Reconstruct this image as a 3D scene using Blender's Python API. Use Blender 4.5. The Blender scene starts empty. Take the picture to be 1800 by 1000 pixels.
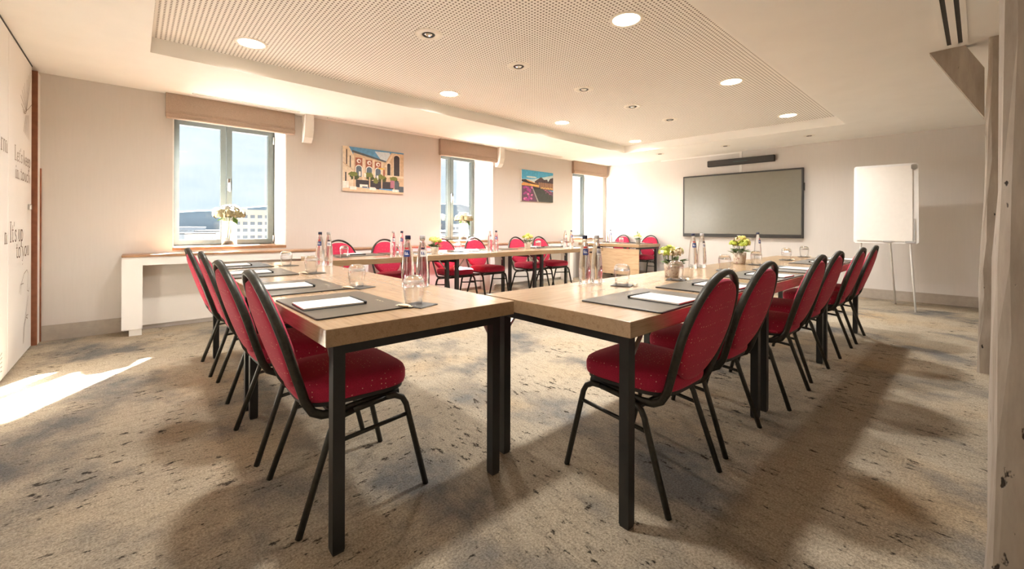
import bpy, math, random
from mathutils import Vector, Matrix
random.seed(7)
R = math.radians
scene = bpy.context.scene
COL = scene.collection
# ------------------------------------------------------------------ camera
F_PX, CY, ROLL, YAW, CAM_H = 739.4, 399.2, 0.00345, 0.73288, 1.09
right = Vector((math.cos(YAW), -math.sin(YAW), 0)); fwd = Vector((math.sin(YAW), math.cos(YAW), 0)); up = Vector((0, 0, 1))
c_, s_ = math.cos(ROLL), math.sin(ROLL)
cr = right * c_ + up * s_
cu = -right * s_ + up * c_
cam_d = bpy.data.cameras.new('camera'); cam = bpy.data.objects.new('camera', cam_d); COL.objects.link(cam)
cam.matrix_world = Matrix(((cr.x, cu.x, -fwd.x, 0), (cr.y, cu.y, -fwd.y, 0), (cr.z, cu.z, -fwd.z, CAM_H), (0, 0, 0, 1)))
cam_d.sensor_width = 36; cam_d.lens = F_PX / 1800 * 36
cam_d.shift_y = -(500 - CY) / 1800
cam_d.clip_start = .02; cam_d.clip_end = 6000
scene.camera = cam
def ray(u, v):
    x = (u - 900) / F_PX; z = -(v - CY) / F_PX
    return cr * x + cu * z + fwd
def on_x(u, v, X):
    d = ray(u, v); t = X / d.x
    return d.y * t, d.z * t + CAM_H
# ------------------------------------------------------------------ light and exposure
scene.view_settings.view_transform = 'Standard'; scene.view_settings.look = 'None'
scene.view_settings.gamma = 1; scene.view_settings.use_curve_mapping = False
scene.view_settings.exposure = 0.98
scene.cycles.use_denoising = True
scene.cycles.max_bounces = 10; scene.cycles.diffuse_bounces = 6; scene.cycles.transparent_max_bounces = 16
scene.cycles.caustics_reflective = False; scene.cycles.caustics_refractive = False
scene.cycles.sample_clamp_indirect = 0
SUN_POWER, SKY_POWER, LAMP_W = 195.0, 1.0, 11.0
world = bpy.data.worlds.new('sky'); scene.world = world; world.use_nodes = True
wt = world.node_tree; wt.nodes.clear()
def nd(t, typ, **kw):
    n = t.nodes.new(typ)
    for k, v in kw.items(): setattr(n, k, v)
    return n
wo = nd(wt, 'ShaderNodeOutputWorld'); wb = nd(wt, 'ShaderNodeBackground'); wc = nd(wt, 'ShaderNodeTexCoord')
wm = nd(wt, 'ShaderNodeMapping'); wm.inputs['Scale'].default_value = (2.2, 2.2, 7)
wn = nd(wt, 'ShaderNodeTexNoise'); wn.inputs['Scale'].default_value = 1.6; wn.inputs['Detail'].default_value = 6
wr = nd(wt, 'ShaderNodeValToRGB'); wr.color_ramp.elements[0].position = .38; wr.color_ramp.elements[1].position = .66
wr.color_ramp.elements[0].color = (.41, .50, .57, 1); wr.color_ramp.elements[1].color = (.57, .61, .64, 1)
wt.links.new(wc.outputs['Generated'], wm.inputs[0]); wt.links.new(wm.outputs[0], wn.inputs['Vector'])
wt.links.new(wn.outputs['Fac'], wr.inputs[0]); wt.links.new(wr.outputs[0], wb.inputs[0]); wt.links.new(wb.outputs[0], wo.inputs[0])
wb.inputs[1].default_value = SKY_POWER
sun_d = bpy.data.lights.new('sun', 'SUN'); sun_d.energy = SUN_POWER; sun_d.angle = R(1.2); sun_d.color = (1, .985, .97)
sun = bpy.data.objects.new('sun', sun_d); COL.objects.link(sun); sun.location = (12, 20, 14)
sun.rotation_euler = Vector((-.65, -1, -.8)).to_track_quat('-Z', 'Y').to_euler()

# ------------------------------------------------------------------ mesh helpers
class MB:
    def __init__(s): s.v = []; s.f = []; s.m = []; s.smooth = []; s.cur = 0
    def add(s, vs, fs, sm=False):
        o = len(s.v); s.v += [tuple(x) for x in vs]
        for f in fs: s.f.append([i + o for i in f]); s.m.append(s.cur); s.smooth.append(sm)
        return s
    def box(s, x0, x1, y0, y1, z0, z1, rz=0, c=None):
        vs = [Vector((x, y, z)) for z in (z0, z1) for y in (y0, y1) for x in (x0, x1)]
        if rz:
            c = Vector(c or ((x0 + x1) / 2, (y0 + y1) / 2, 0)); m = Matrix.Rotation(rz, 3, 'Z')
            vs = [m @ (v - c) + c for v in vs]
        return s.add(vs, [(0, 2, 3, 1), (4, 5, 7, 6), (0, 1, 5, 4), (2, 6, 7, 3), (0, 4, 6, 2), (1, 3, 7, 5)])
    def rbox(s, x0, x1, y0, y1, z0, z1, b):
        """box with bevelled edges (chamfer b)"""
        P = []; F = []
        xs = (x0, x0 + b, x1 - b, x1); ys = (y0, y0 + b, y1 - b, y1)
        def ring(bx, z): return [(x0 + bx, y0 + b, z), (x0 + b, y0 + bx, z), (x1 - b, y0 + bx, z), (x1 - bx, y0 + b, z), (x1 - bx, y1 - b, z), (x1 - b, y1 - bx, z), (x0 + b, y1 - bx, z), (x0 + bx, y1 - b, z)]
        rs = [ring(b * .7, z0), ring(0, z0 + b * .7), ring(0, z1 - b * .7), ring(b * .7, z1)]
        for r in rs: P += r
        for k in range(3):
            for i in range(8): F.append((k * 8 + i, k * 8 + (i + 1) % 8, k * 8 + 8 + (i + 1) % 8, k * 8 + 8 + i))
        F.append(tuple(range(7, -1, -1))); F.append(tuple(range(24, 32)))
        return s.add(P, F)
    def rings(s, rings, cap=True, sm=True, closed=True):
        n = len(rings[0]); P = [p for r in rings for p in r]; F = []
        for k in range(len(rings) - 1):
            for i in range(n if closed else n - 1):
                j = (i + 1) % n; F.append((k * n + i, k * n + j, (k + 1) * n + j, (k + 1) * n + i))
        if cap: F.append(tuple(range(n - 1, -1, -1))); F.append(tuple(range((len(rings) - 1) * n, len(rings) * n)))
        return s.add(P, F, sm)
    def lathe(s, prof, c=(0, 0, 0), n=20, sm=True, cap=False):
        return s.rings([[(c[0] + r * math.cos(2 * math.pi * i / n), c[1] + r * math.sin(2 * math.pi * i / n), c[2] + z) for i in range(n)] for r, z in prof], cap, sm)
    def tube(s, path, r, n=8, flat=None, ref=None, sm=True):
        """path of points; r radius or (a,b) ellipse with a along ref"""
        P = [Vector(p) for p in path]; rg = []
        prev = None
        for i, p in enumerate(P):
            t = (P[min(i + 1, len(P) - 1)] - P[max(i - 1, 0)]).normalized()
            if ref is not None: a = Vector(ref)
            elif prev is not None: a = prev
            else: a = Vector((0, 0, 1)) if abs(t.z) < .9 else Vector((1, 0, 0))
            a = (a - t * a.dot(t)).normalized(); b = t.cross(a); prev = a
            ra, rb = (r if isinstance(r, tuple) else (r, r))
            rg.append([p + a * ra * math.cos(2 * math.pi * k / n) + b * rb * math.sin(2 * math.pi * k / n) for k in range(n)])
        return s.rings(rg, True, sm)
    def bar(s, a, b, w, h=None, ref=(0, 0, 1)):
        h = h or w; a = Vector(a); b = Vector(b); t = (b - a).normalized(); u = Vector(ref)
        if abs(t.dot(u)) > .95: u = Vector((1, 0, 0))
        x = t.cross(u).normalized(); y = x.cross(t)
        vs = [p + x * w / 2 * i + y * h / 2 * j for p in (a, b) for j in (-1, 1) for i in (-1, 1)]
        return s.add(vs, [(0, 1, 3, 2), (4, 6, 7, 5), (0, 4, 5, 1), (2, 3, 7, 6), (0, 2, 6, 4), (1, 5, 7, 3)])
    def prism(s, poly, d, vec):
        """poly: 3d points, extruded by vec*d"""
        v = Vector(vec) * d; n = len(poly); a = [Vector(p) for p in poly]
        return s.add(a + [p + v for p in a], [tuple(range(n - 1, -1, -1)), tuple(range(n, 2 * n))] + [(i, (i + 1) % n, n + (i + 1) % n, n + i) for i in range(n)])
    def flat(s, pts): return s.add(pts, [tuple(range(len(pts)))])
    def mesh(s, name, mats):
        me = bpy.data.meshes.new(name); me.from_pydata(s.v, [], s.f)
        for m in (mats if isinstance(mats, (list, tuple)) else [mats]): me.materials.append(m)
        me.polygons.foreach_set('material_index', s.m); me.polygons.foreach_set('use_smooth', s.smooth)
        me.validate(); me.update()
        return me
    def build(s, name, mats, parent=None, kind=None):
        o = bpy.data.objects.new(name, s.mesh(name, mats)); COL.objects.link(o)
        if parent: o.parent = parent
        if kind: o['kind'] = kind
        return o
    def recalc(s): return s

def fix_normals(o):
    import bmesh
    bm = bmesh.new(); bm.from_mesh(o.data); bmesh.ops.recalc_face_normals(bm, faces=bm.faces); bm.to_mesh(o.data); bm.free()
    return o
def tag(o, label, cat, group=None):
    o['label'] = label; o['category'] = cat
    if group: o['group'] = group
    return o
def thing(name, label, cat, loc=(0, 0, 0), rz=0, group=None):
    o = bpy.data.objects.new(name, None); COL.objects.link(o); o.location = loc; o.rotation_euler = (0, 0, rz)
    o.empty_display_size = .05
    return tag(o, label, cat, group)
def copy_tree(o, parent=None):
    c = o.copy(); COL.objects.link(c)
    if parent: c.parent = parent
    for ch in list(o.children): copy_tree(ch, c)
    return c
class Proto:
    """first use moves the original, later ones copy it with its parts"""
    def __init__(s, maker): s.maker = maker; s.o = None; s.used = False
    def put(s, label, cat, group, loc, rz=0):
        if s.o is None: s.o = s.maker(); o = s.o
        else: o = copy_tree(s.o)
        o.location = loc; o.rotation_euler = (0, 0, rz); tag(o, label, cat, group)
        return o

# ------------------------------------------------------------------ materials
def base_mat(name):
    m = bpy.data.materials.new(name); m.use_nodes = True; t = m.node_tree
    return m, t, t.nodes['Principled BSDF']
def mat(name, col, rough=.6, metal=0, var=.06, scale=20, bump=0, bscale=200, spec=None, emit=None, estr=0):
    m, t, b = base_mat(name)
    tc = nd(t, 'ShaderNodeTexCoord'); n = nd(t, 'ShaderNodeTexNoise'); n.inputs['Scale'].default_value = scale; n.inputs['Detail'].default_value = 3
    r = nd(t, 'ShaderNodeValToRGB')
    r.color_ramp.elements[0].position = .3; r.color_ramp.elements[1].position = .7
    r.color_ramp.elements[0].color = (*[c * (1 - var) for c in col], 1); r.color_ramp.elements[1].color = (*[min(1, c * (1 + var)) for c in col], 1)
    t.links.new(tc.outputs['Object'], n.inputs['Vector']); t.links.new(n.outputs['Fac'], r.inputs[0]); t.links.new(r.outputs[0], b.inputs['Base Color'])
    b.inputs['Roughness'].default_value = rough; b.inputs['Metallic'].default_value = metal
    if spec is not None: b.inputs['Specular IOR Level'].default_value = spec
    if emit: b.inputs['Emission Color'].default_value = (*emit, 1); b.inputs['Emission Strength'].default_value = estr
    if bump:
        n2 = nd(t, 'ShaderNodeTexNoise'); n2.inputs['Scale'].default_value = bscale; n2.inputs['Detail'].default_value = 2
        bp = nd(t, 'ShaderNodeBump'); bp.inputs['Strength'].default_value = bump; bp.inputs['Distance'].default_value = .003
        t.links.new(tc.outputs['Object'], n2.inputs['Vector']); t.links.new(n2.outputs['Fac'], bp.inputs['Height']); t.links.new(bp.outputs[0], b.inputs['Normal'])
    return m
def ramp(t, src, stops):
    r = nd(t, 'ShaderNodeValToRGB'); e = r.color_ramp.elements
    while len(e) < len(stops): e.new(.5)
    for k, (p, c) in enumerate(stops): e[k].position = p; e[k].color = (*c, 1) if len(c) == 3 else c
    t.links.new(src, r.inputs[0]); return r.outputs[0]
def mapped(t, scale, rot=(0, 0, 0), coord='Object'):
    tc = nd(t, 'ShaderNodeTexCoord'); mp = nd(t, 'ShaderNodeMapping'); mp.inputs['Scale'].default_value = scale; mp.inputs['Rotation'].default_value = rot
    t.links.new(tc.outputs[coord], mp.inputs[0]); return mp.outputs[0]
def noise(t, vec, scale, detail=4, rough=.5):
    n = nd(t, 'ShaderNodeTexNoise'); n.inputs['Scale'].default_value = scale; n.inputs['Detail'].default_value = detail; n.inputs['Roughness'].default_value = rough
    t.links.new(vec, n.inputs['Vector']); return n.outputs['Fac']
def mix(t, fac, a, b, mode='MIX'):
    n = nd(t, 'ShaderNodeMix', data_type='RGBA', blend_type=mode)
    for s, x in ((0, fac), (6, a), (7, b)):
        if hasattr(x, 'is_output'): t.links.new(x, n.inputs[s])
        else: n.inputs[s].default_value = (x if s == 0 else (*x, 1))
    return n.outputs[2]
def math_n(t, op, a, b=None, c=None):
    n = nd(t, 'ShaderNodeMath', operation=op)
    for i, x in enumerate((a, b, c)):
        if x is None: continue
        if hasattr(x, 'is_output'): t.links.new(x, n.inputs[i])
        else: n.inputs[i].default_value = x
    return n.outputs[0]
def bump_n(t, b, h, strength, dist):
    bp = nd(t, 'ShaderNodeBump'); bp.inputs['Strength'].default_value = strength; bp.inputs['Distance'].default_value = dist
    t.links.new(h, bp.inputs['Height']); t.links.new(bp.outputs[0], b.inputs['Normal'])

def wall_mat(name, col):
    m, t, b = base_mat(name); v = mapped(t, (1, 1, .06)); n = noise(t, v, 60, 3)
    v2 = mapped(t, (1, 1, 1)); n2 = noise(t, v2, .8, 3)
    c1 = ramp(t, n, [(.3, [c * .985 for c in col]), (.7, [min(1, c * 1.01) for c in col])])
    c2 = ramp(t, n2, [(.3, (.95, .95, .95)), (.7, (1, 1, 1))])
    t.links.new(mix(t, 1.0, c1, c2, 'MULTIPLY'), b.inputs['Base Color']); b.inputs['Roughness'].default_value = .75
    bump_n(t, b, n, .05, .001); return m
M = {}
M['wall'] = wall_mat('wall_paint', (.665, .62, .575))
M['reveal'] = mat('white_reveal', (.86, .84, .80), .7)
M['ceiling'] = mat('ceiling_paint', (.89, .87, .83), .8, var=.02, scale=3)
M['base'] = mat('baseboard_paint', (.40, .345, .285), .55)
M['white'] = mat('white_lacquer', (.82, .79, .745), .4, var=.02, scale=2)
M['offwhite'] = mat('offwhite_panel', (.74, .70, .64), .5, var=.03, scale=2)
M['seam'] = mat('dark_seam', (.05, .045, .04), .7)
M['black_steel'] = mat('black_steel', (.014, .014, .013), .42, var=.2)
M['chair_steel'] = mat('bronze_steel', (.045, .042, .033), .38, metal=.5, var=.2, scale=60)
M['board'] = mat('seat_board_black', (.02, .018, .016), .6)
M['frame'] = mat('window_frame_grey', (.10, .116, .11), .45, var=.05)
M['steel'] = mat('brushed_steel', (.55, .54, .52), .3, metal=.9)
M['blind'] = mat('linen_blind', (.42, .32, .25), .9, var=.08, scale=120, bump=.3, bscale=400)
M['paper'] = mat('paper', (.86, .815, .75), .7, var=.015)
M['pad'] = mat('pad_leather', (.095, .078, .054), .36, var=.08, scale=60, bump=.08, bscale=500)
M['pad_edge'] = mat('pad_edge', (.02, .018, .016), .5)
M['gold'] = mat('gold_print', (.55, .47, .33), .4)
M['coaster'] = mat('coaster_leather', (.07, .062, .052), .5)
M['sweet'] = mat('cream_wrapper', (.82, .66, .46), .5, var=.15, scale=80)
M['screen'] = mat('screen_glass', (.17, .16, .125), .24, var=.02, spec=1.0)
M['bezel'] = mat('bezel_black', (.03, .027, .024), .4)
M['plastic_dark'] = mat('dark_plastic', (.035, .03, .026), .55, bump=.1)
M['green_glow'] = mat('teal_strip', (.06, .16, .12), .3)
M['flip_white'] = mat('enamel_white', (.82, .80, .77), .35, var=.02)
M['grey_metal'] = mat('grey_metal', (.35, .33, .30), .35, metal=.6)
M['blue'] = mat('blue_print', (.02, .05, .22), .5)
M['navy'] = mat('navy_cap', (.012, .016, .045), .4)
M['cap_grey'] = mat('grey_cap', (.45, .43, .42), .5)
M['label_white'] = mat('white_label', (.85, .85, .85), .5)
M['redp'] = mat('red_print', (.5, .03, .04), .5)
M['trim_wood'] = mat('brown_trim_wood', (.27, .095, .04), .5, var=.2, scale=15)
M['desk_wood'] = mat('desk_top_wood', (.36, .20, .11), .35, var=.2, scale=12)
M['lamp_trim'] = mat('lamp_trim_white', (.82, .77, .68), .5)
M['lamp'] = mat('lamp_diffuser', (1, .95, .85), .5, emit=(1, .84, .60), estr=9)
M['spot_dark'] = mat('spot_inner', (.02, .017, .014), .3, metal=.3)
M['chrome'] = mat('chrome', (.75, .73, .70), .12, metal=1)
M['ink'] = mat('ink_print', (.20, .13, .09), .6)
M['pot'] = None
M['leaf'] = mat('leaf_green', (.10, .20, .03), .55, var=.35, scale=60)
M['leaf_dark'] = mat('leaf_dark', (.045, .085, .02), .55, var=.3, scale=60)
M['petal_y'] = mat('petal_yellow', (.74, .66, .19), .6, var=.15, scale=90)
M['petal_w'] = mat('petal_cream', (.82, .68, .45), .6, var=.15, scale=90)
M['petal_g'] = mat('petal_lime', (.46, .52, .06), .6, var=.2, scale=90)
M['hyd'] = mat('hydrangea_petal', (.24, .20, .10), .7, var=.25, scale=60)
M['hyd_w'] = mat('hydrangea_white', (.34, .32, .26), .7, var=.12, scale=60)
M['gravel'] = mat('gravel', (.42, .36, .29), .8, var=.4, scale=120)
M['stem'] = mat('stem_green', (.20, .26, .10), .6)

def glass_mat(name, tint, gl=.12, rough=.02, ior=1.35):
    """clear glass: fresnel mirror over a clear body"""
    m = bpy.data.materials.new(name); m.use_nodes = True; t = m.node_tree; t.nodes.clear()
    o = nd(t, 'ShaderNodeOutputMaterial'); a = nd(t, 'ShaderNodeBsdfTransparent'); g = nd(t, 'ShaderNodeBsdfGlossy'); fr = nd(t, 'ShaderNodeLayerWeight'); mx = nd(t, 'ShaderNodeMixShader')
    n = nd(t, 'ShaderNodeTexNoise'); n.inputs['Scale'].default_value = 9
    t.links.new(ramp(t, n.outputs['Fac'], [(.3, [c * .985 for c in tint]), (.7, tint)]), a.inputs[0])
    g.inputs['Roughness'].default_value = rough; fr.inputs[0].default_value = .5
    t.links.new(math_n(t, 'ADD', math_n(t, 'MULTIPLY', math_n(t, 'POWER', fr.outputs['Facing'], 1.7), .9), (ior - 1) * .13), mx.inputs[0]); t.links.new(a.outputs[0], mx.inputs[1]); t.links.new(g.outputs[0], mx.inputs[2]); t.links.new(mx.outputs[0], o.inputs[0])
    return m
M['pane'] = glass_mat('window_glass', (.97, .98, .98), ior=1.2)
def refr_mat(name, ior, col=(1, 1, 1), clear=.35):
    m = bpy.data.materials.new(name); m.use_nodes = True; t = m.node_tree; t.nodes.clear()
    o = nd(t, 'ShaderNodeOutputMaterial'); a = nd(t, 'ShaderNodeBsdfTransparent'); g = nd(t, 'ShaderNodeBsdfGlass'); mx = nd(t, 'ShaderNodeMixShader')
    n = nd(t, 'ShaderNodeTexNoise'); n.inputs['Scale'].default_value = 30
    t.links.new(ramp(t, n.outputs['Fac'], [(.3, [c * .98 for c in col]), (.7, col)]), g.inputs[0])
    g.inputs['IOR'].default_value = ior; g.inputs['Roughness'].default_value = 0
    mx.inputs[0].default_value = 1 - clear
    t.links.new(a.outputs[0], mx.inputs[1]); t.links.new(g.outputs[0], mx.inputs[2]); t.links.new(mx.outputs[0], o.inputs[0])
    return m
M['tumbler'] = glass_mat('tumbler_glass', (.985, .985, .985), ior=1.5)
M['bottle'] = refr_mat('bottle_glass', 1.33, clear=.25)
M['vase'] = refr_mat('vase_glass', 1.3, clear=.45)

def wood_mat(name, cols, rough=.3):
    m, t, b = base_mat(name)
    v = mapped(t, (1.2, 14, 14)); n = noise(t, v, 3.2, 6, .6)
    c = ramp(t, n, [(.25, cols[0]), (.48, cols[1]), (.58, cols[1]), (.78, cols[2])])
    v2 = mapped(t, (3, 90, 90)); n2 = noise(t, v2, 3, 3)
    f = ramp(t, n2, [(.35, (.86, .84, .82)), (.6, (1, 1, 1))])
    v3 = mapped(t, (1.6, 4, 4)); n3 = noise(t, v3, 1.3, 2)
    k = ramp(t, n3, [(.3, (.90, .88, .86)), (.65, (1.0, 1, 1))])
    t.links.new(mix(t, 1.0, mix(t, 1.0, c, f, 'MULTIPLY'), k, 'MULTIPLY'), b.inputs['Base Color'])
    b.inputs['Roughness'].default_value = rough; bump_n(t, b, n2, .06, .001)
    return m
M['oak'] = wood_mat('oak_laminate', [(.30, .19, .10), (.42, .285, .165), (.48, .345, .21)], .20)
M['oak_panel'] = wood_mat('oak_panel', [(.40, .25, .14), (.56, .40, .25), (.64, .48, .31)], .45)

def fabric(name):
    m, t, b = base_mat(name); v = mapped(t, (1, 1, 1))
    n = noise(t, v, 350, 2); c = ramp(t, n, [(.3, (.34, .005, .032)), (.7, (.52, .014, .066))])
    vo = nd(t, 'ShaderNodeTexVoronoi'); vo.inputs['Scale'].default_value = 52; vo.inputs['Randomness'].default_value = .35
    t.links.new(v, vo.inputs['Vector'])
    dot = ramp(t, vo.outputs['Distance'], [(.10, (.8, .8, .8)), (.145, (0, 0, 0))])
    t.links.new(mix(t, dot, c, (.85, .50, .36)), b.inputs['Base Color'])
    b.inputs['Roughness'].default_value = .85; b.inputs['Sheen Weight'].default_value = .25; b.inputs['Sheen Roughness'].default_value = .4
    b.inputs['Sheen Tint'].default_value = (1, .4, .45, 1)
    bump_n(t, b, n, .25, .001); return m
M['red'] = fabric('red_upholstery')

def carpet_mat():
    m, t, b = base_mat('carpet')
    tc = nd(t, 'ShaderNodeTexCoord'); sp = nd(t, 'ShaderNodeSeparateXYZ'); t.links.new(tc.outputs['Object'], sp.inputs[0])
    # half-metre tiles, quarter turned on the right side of the room
    tile = nd(t, 'ShaderNodeVectorMath', operation='FLOOR'); ts = mapped(t, (2, 2, 1)); t.links.new(ts, tile.inputs[0])
    wn_ = nd(t, 'ShaderNodeTexWhiteNoise', noise_dimensions='2D'); t.links.new(tile.outputs[0], wn_.inputs['Vector'])
    side = math_n(t, 'SUBTRACT', math_n(t, 'ADD', sp.outputs[0], math_n(t, 'MULTIPLY', wn_.outputs['Value'], .5)), math_n(t, 'ADD', math_n(t, 'MULTIPLY', sp.outputs[1], .35), .75))
    turn = math_n(t, 'GREATER_THAN', side, 0)
    sw = nd(t, 'ShaderNodeCombineXYZ'); t.links.new(sp.outputs[1], sw.inputs[0]); t.links.new(sp.outputs[0], sw.inputs[1])
    vec = mix(t, turn, tc.outputs['Object'], sw.outputs[0])
    def sc(s):
        mp = nd(t, 'ShaderNodeMapping'); mp.inputs['Scale'].default_value = s; t.links.new(vec, mp.inputs[0]); return mp.outputs[0]
    obj = tc.outputs['Object']
    big = noise(t, obj, .75, 3); base = ramp(t, big, [(.32, (.33, .278, .207)), (.5, (.475, .405, .307)), (.7, (.51, .415, .29))])
    warm = noise(t, mapped(t, (1, 1, 1), (0, 0, .6)), 1.1, 3)
    base = mix(t, ramp(t, warm, [(.52, (0, 0, 0)), (.70, (.55, .55, .55))]), base, (.49, .33, .17))
    blu = noise(t, mapped(t, (1.1, .9, 1), (0, 0, 2.1)), 1.35, 5, .6)
    base = mix(t, ramp(t, blu, [(.50, (0, 0, 0)), (.64, (.85, .85, .85))]), base, (.135, .14, .145))
    strk = noise(t, sc((5, 20, 1)), 2.0, 9, .78)
    base = mix(t, ramp(t, strk, [(.50, (0, 0, 0)), (.66, (.6, .6, .6))]), base, (.16, .138, .108))
    fl = noise(t, sc((5.5, 12, 1)), 2.2, 7, .72); patch = noise(t, obj, 2.6, 3)
    fleck = math_n(t, 'ADD', fl, math_n(t, 'MULTIPLY', patch, .28))
    base = mix(t, ramp(t, fleck, [(.745, (0, 0, 0)), (.78, (.92, .92, .92))]), base, (.035, .026, .018))
    tiny = noise(t, sc((13, 34, 1)), 3.0, 5, .7)
    base = mix(t, ramp(t, tiny, [(.60, (0, 0, 0)), (.665, (.8, .8, .8))]), base, (.085, .068, .05))
    pile = noise(t, obj, 125, 6, .8); pc = ramp(t, pile, [(.36, (.48, .46, .43)), (.62, (1.24, 1.24, 1.24))])
    t.links.new(mix(t, 1.0, base, pc, 'MULTIPLY'), b.inputs['Base Color'])
    b.inputs['Roughness'].default_value = .95; b.inputs['Specular IOR Level'].default_value = .1
    h = math_n(t, 'ADD', pile, math_n(t, 'MULTIPLY', ramp(t, fleck, [(.74, (1, 1, 1)), (.80, (0, 0, 0))]), .6))
    bump_n(t, b, h, .8, .006)
    return m
M['carpet'] = carpet_mat()

def perforated():
    m, t, b = base_mat('perforated_ceiling'); v = mapped(t, (1, 1, 1))
    sp = nd(t, 'ShaderNodeSeparateXYZ'); t.links.new(v, sp.inputs[0])
    P = .030
    fx = math_n(t, 'SUBTRACT', math_n(t, 'FRACT', math_n(t, 'DIVIDE', sp.outputs[0], P)), .5)
    fy = math_n(t, 'SUBTRACT', math_n(t, 'FRACT', math_n(t, 'DIVIDE', sp.outputs[1], P)), .5)
    d = math_n(t, 'SQRT', math_n(t, 'ADD', math_n(t, 'MULTIPLY', fx, fx), math_n(t, 'MULTIPLY', fy, fy)))
    hole = ramp(t, d, [(.225, (1, 1, 1)), (.27, (0, 0, 0))])
    t.links.new(mix(t, hole, (.89, .86, .81), (.15, .115, .085)), b.inputs['Base Color']); b.inputs['Roughness'].default_value = .85
    return m
M['perf'] = perforated()
def post_mat():
    m, t, b = base_mat('painted_timber'); v = mapped(t, (7, 7, 1.3)); n = noise(t, v, 2.2, 5, .6)
    c = ramp(t, n, [(.3, (.30, .245, .19)), (.5, (.37, .31, .245)), (.72, (.46, .395, .32))])
    kn = noise(t, mapped(t, (16, 16, 7)), 1.6, 4); hole = ramp(t, kn, [(.30, (1, 1, 1)), (.325, (0, 0, 0))])
    t.links.new(mix(t, hole, c, (.035, .022, .014)), b.inputs['Base Color']); b.inputs['Roughness'].default_value = .7
    bump_n(t, b, math_n(t, 'SUBTRACT', n, hole), .5, .006); return m
M['post'] = post_mat()
def pot_mat():
    m, t, b = base_mat('floral_pot'); v = mapped(t, (1, 1, 1)); n = noise(t, v, 75, 2)
    t.links.new(ramp(t, n, [(.58, (.74, .66, .55)), (.64, (.46, .28, .24))]), b.inputs['Base Color']); b.inputs['Roughness'].default_value = .35; return m
M['pot'] = pot_mat()

# ------------------------------------------------------------------ the room
HC, HR = 2.525, 2.655                 # ceiling, raised coffer
XP, YW, YR = -.68, 5.90, -1.7         # partition wall, window wall, right wall
YF = 6.46                             # window frames sit this deep
def xb(y): return 8.678 - .066 * y    # the back wall is a little out of square
WIN = [(.317, 1.446), (3.729, 4.848), (7.062, 8.18)]
SILL, HEAD = .84, 2.40
X1 = 9.3
MB().box(-1.2, X1, YR - .3, YW + .9, -.2, 0).build('floor', M['carpet'], kind='structure')
# coffered ceiling
cx0, cx1a, cx1b, cy0, cy1 = .10, 7.29, 7.05, 1.235, 4.59
m = MB()
def slab(poly): m.prism([(x, y, HC) for x, y in poly], .45, (0, 0, 1))
slab([(-1.2, YR - .3), (cx0, YR - .3), (cx0, YW + .9), (-1.2, YW + .9)])
slab([(cx0, cy1), (cx1b, cy1), (cx1b, YW + .9), (cx0, YW + .9)])
slab([(cx0, YR - .3), (cx1a, YR - .3), (cx1a, cy0), (cx0, cy0)])
slab([(cx1a, YR - .3), (X1, YR - .3), (X1, YW + .9), (cx1b, YW + .9), (cx1b, cy1), (cx1a, cy0)])
ceil = fix_normals(m.build('ceiling', M['ceiling'], kind='structure'))
m = MB(); m.box(cx0 - .03, cx1a + .03, cy0 - .03, cy1 + .03, HR, HR + .12); m.build('coffer_panel', M['perf'], ceil)
# window wall with three deep openings
m = MB(); z0, z1 = -.1, HC + .2; ya, yb = YW, YF + .10
xs = [XP - .5] + [x for w in WIN for x in w] + [xb(YW) + .5]
for i in range(0, len(xs), 2): m.box(xs[i], xs[i + 1], ya, yb, z0, z1)
for a, b_ in WIN: m.box(a, b_, ya, yb, HEAD, z1); m.box(a, b_, ya, yb, z0, SILL)
ww = m.build('wall_window', M['wall'], kind='structure')
for a, b_ in WIN:
    r = MB()
    for x0, x1 in ((a, a + .012), (b_ - .012, b_)): r.box(x0, x1, ya + .002, YF + .02, SILL, HEAD)
    r.build('reveal_lining', M['reveal'], ww)
    MB().box(a - .0, b_, ya - .004, YF + .02, SILL - .02, SILL + .012).build('window_sill', M['desk_wood'], ww)
# back wall, right wall
p0, p1 = (xb(YW + .9), YW + .9), (xb(YR - .3), YR - .3)
m = MB(); m.prism([(p0[0], p0[1], z0), (p1[0], p1[1], z0), (p1[0] + .3, p1[1], z0), (p0[0] + .3, p0[1], z0)], z1 - z0, (0, 0, 1))
fix_normals(m.build('wall_back', M['wall'], kind='structure'))
MB().box(-1.2, X1, YR - .3, YR, z0, z1).build('wall_right', M['wall'], kind='structure')
# folding partition on the left: panels, seams, wooden end post, jamb
wl = MB().box(XP - .35, XP - .06, YR - .3, YW, z0, z1).build('wall_left', M['offwhite'], kind='structure')
py = 5.69; k = 0
while py > YR:
    MB().rbox(XP - .06, XP, max(py - .945, YR), py - .006, .012, HC - .012, .004).build('partition_panel', M['white'], wl); py -= .945; k += 1
MB().box(XP - .058, XP - .012, 5.684, 5.74, 0, HC).build('seal_strip', M['seam'], wl)
MB().box(XP - .06, XP + .030, 5.74, 5.752, 0, HC - .03).build('end_trim', M['trim_wood'], wl)
MB().box(XP - .06, XP + .028, 5.752, YW, 0, HC - .03).build('jamb_panel', M['white'], wl)
MB().box(XP + .028, XP + .038, 5.885, YW, 0, HC - .9).build('corner_bead', M['trim_wood'], wl)
MB().box(XP - .05, XP + .004, YR, 5.69, HC - .014, HC - .002).build('top_track', M['seam'], wl)

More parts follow.
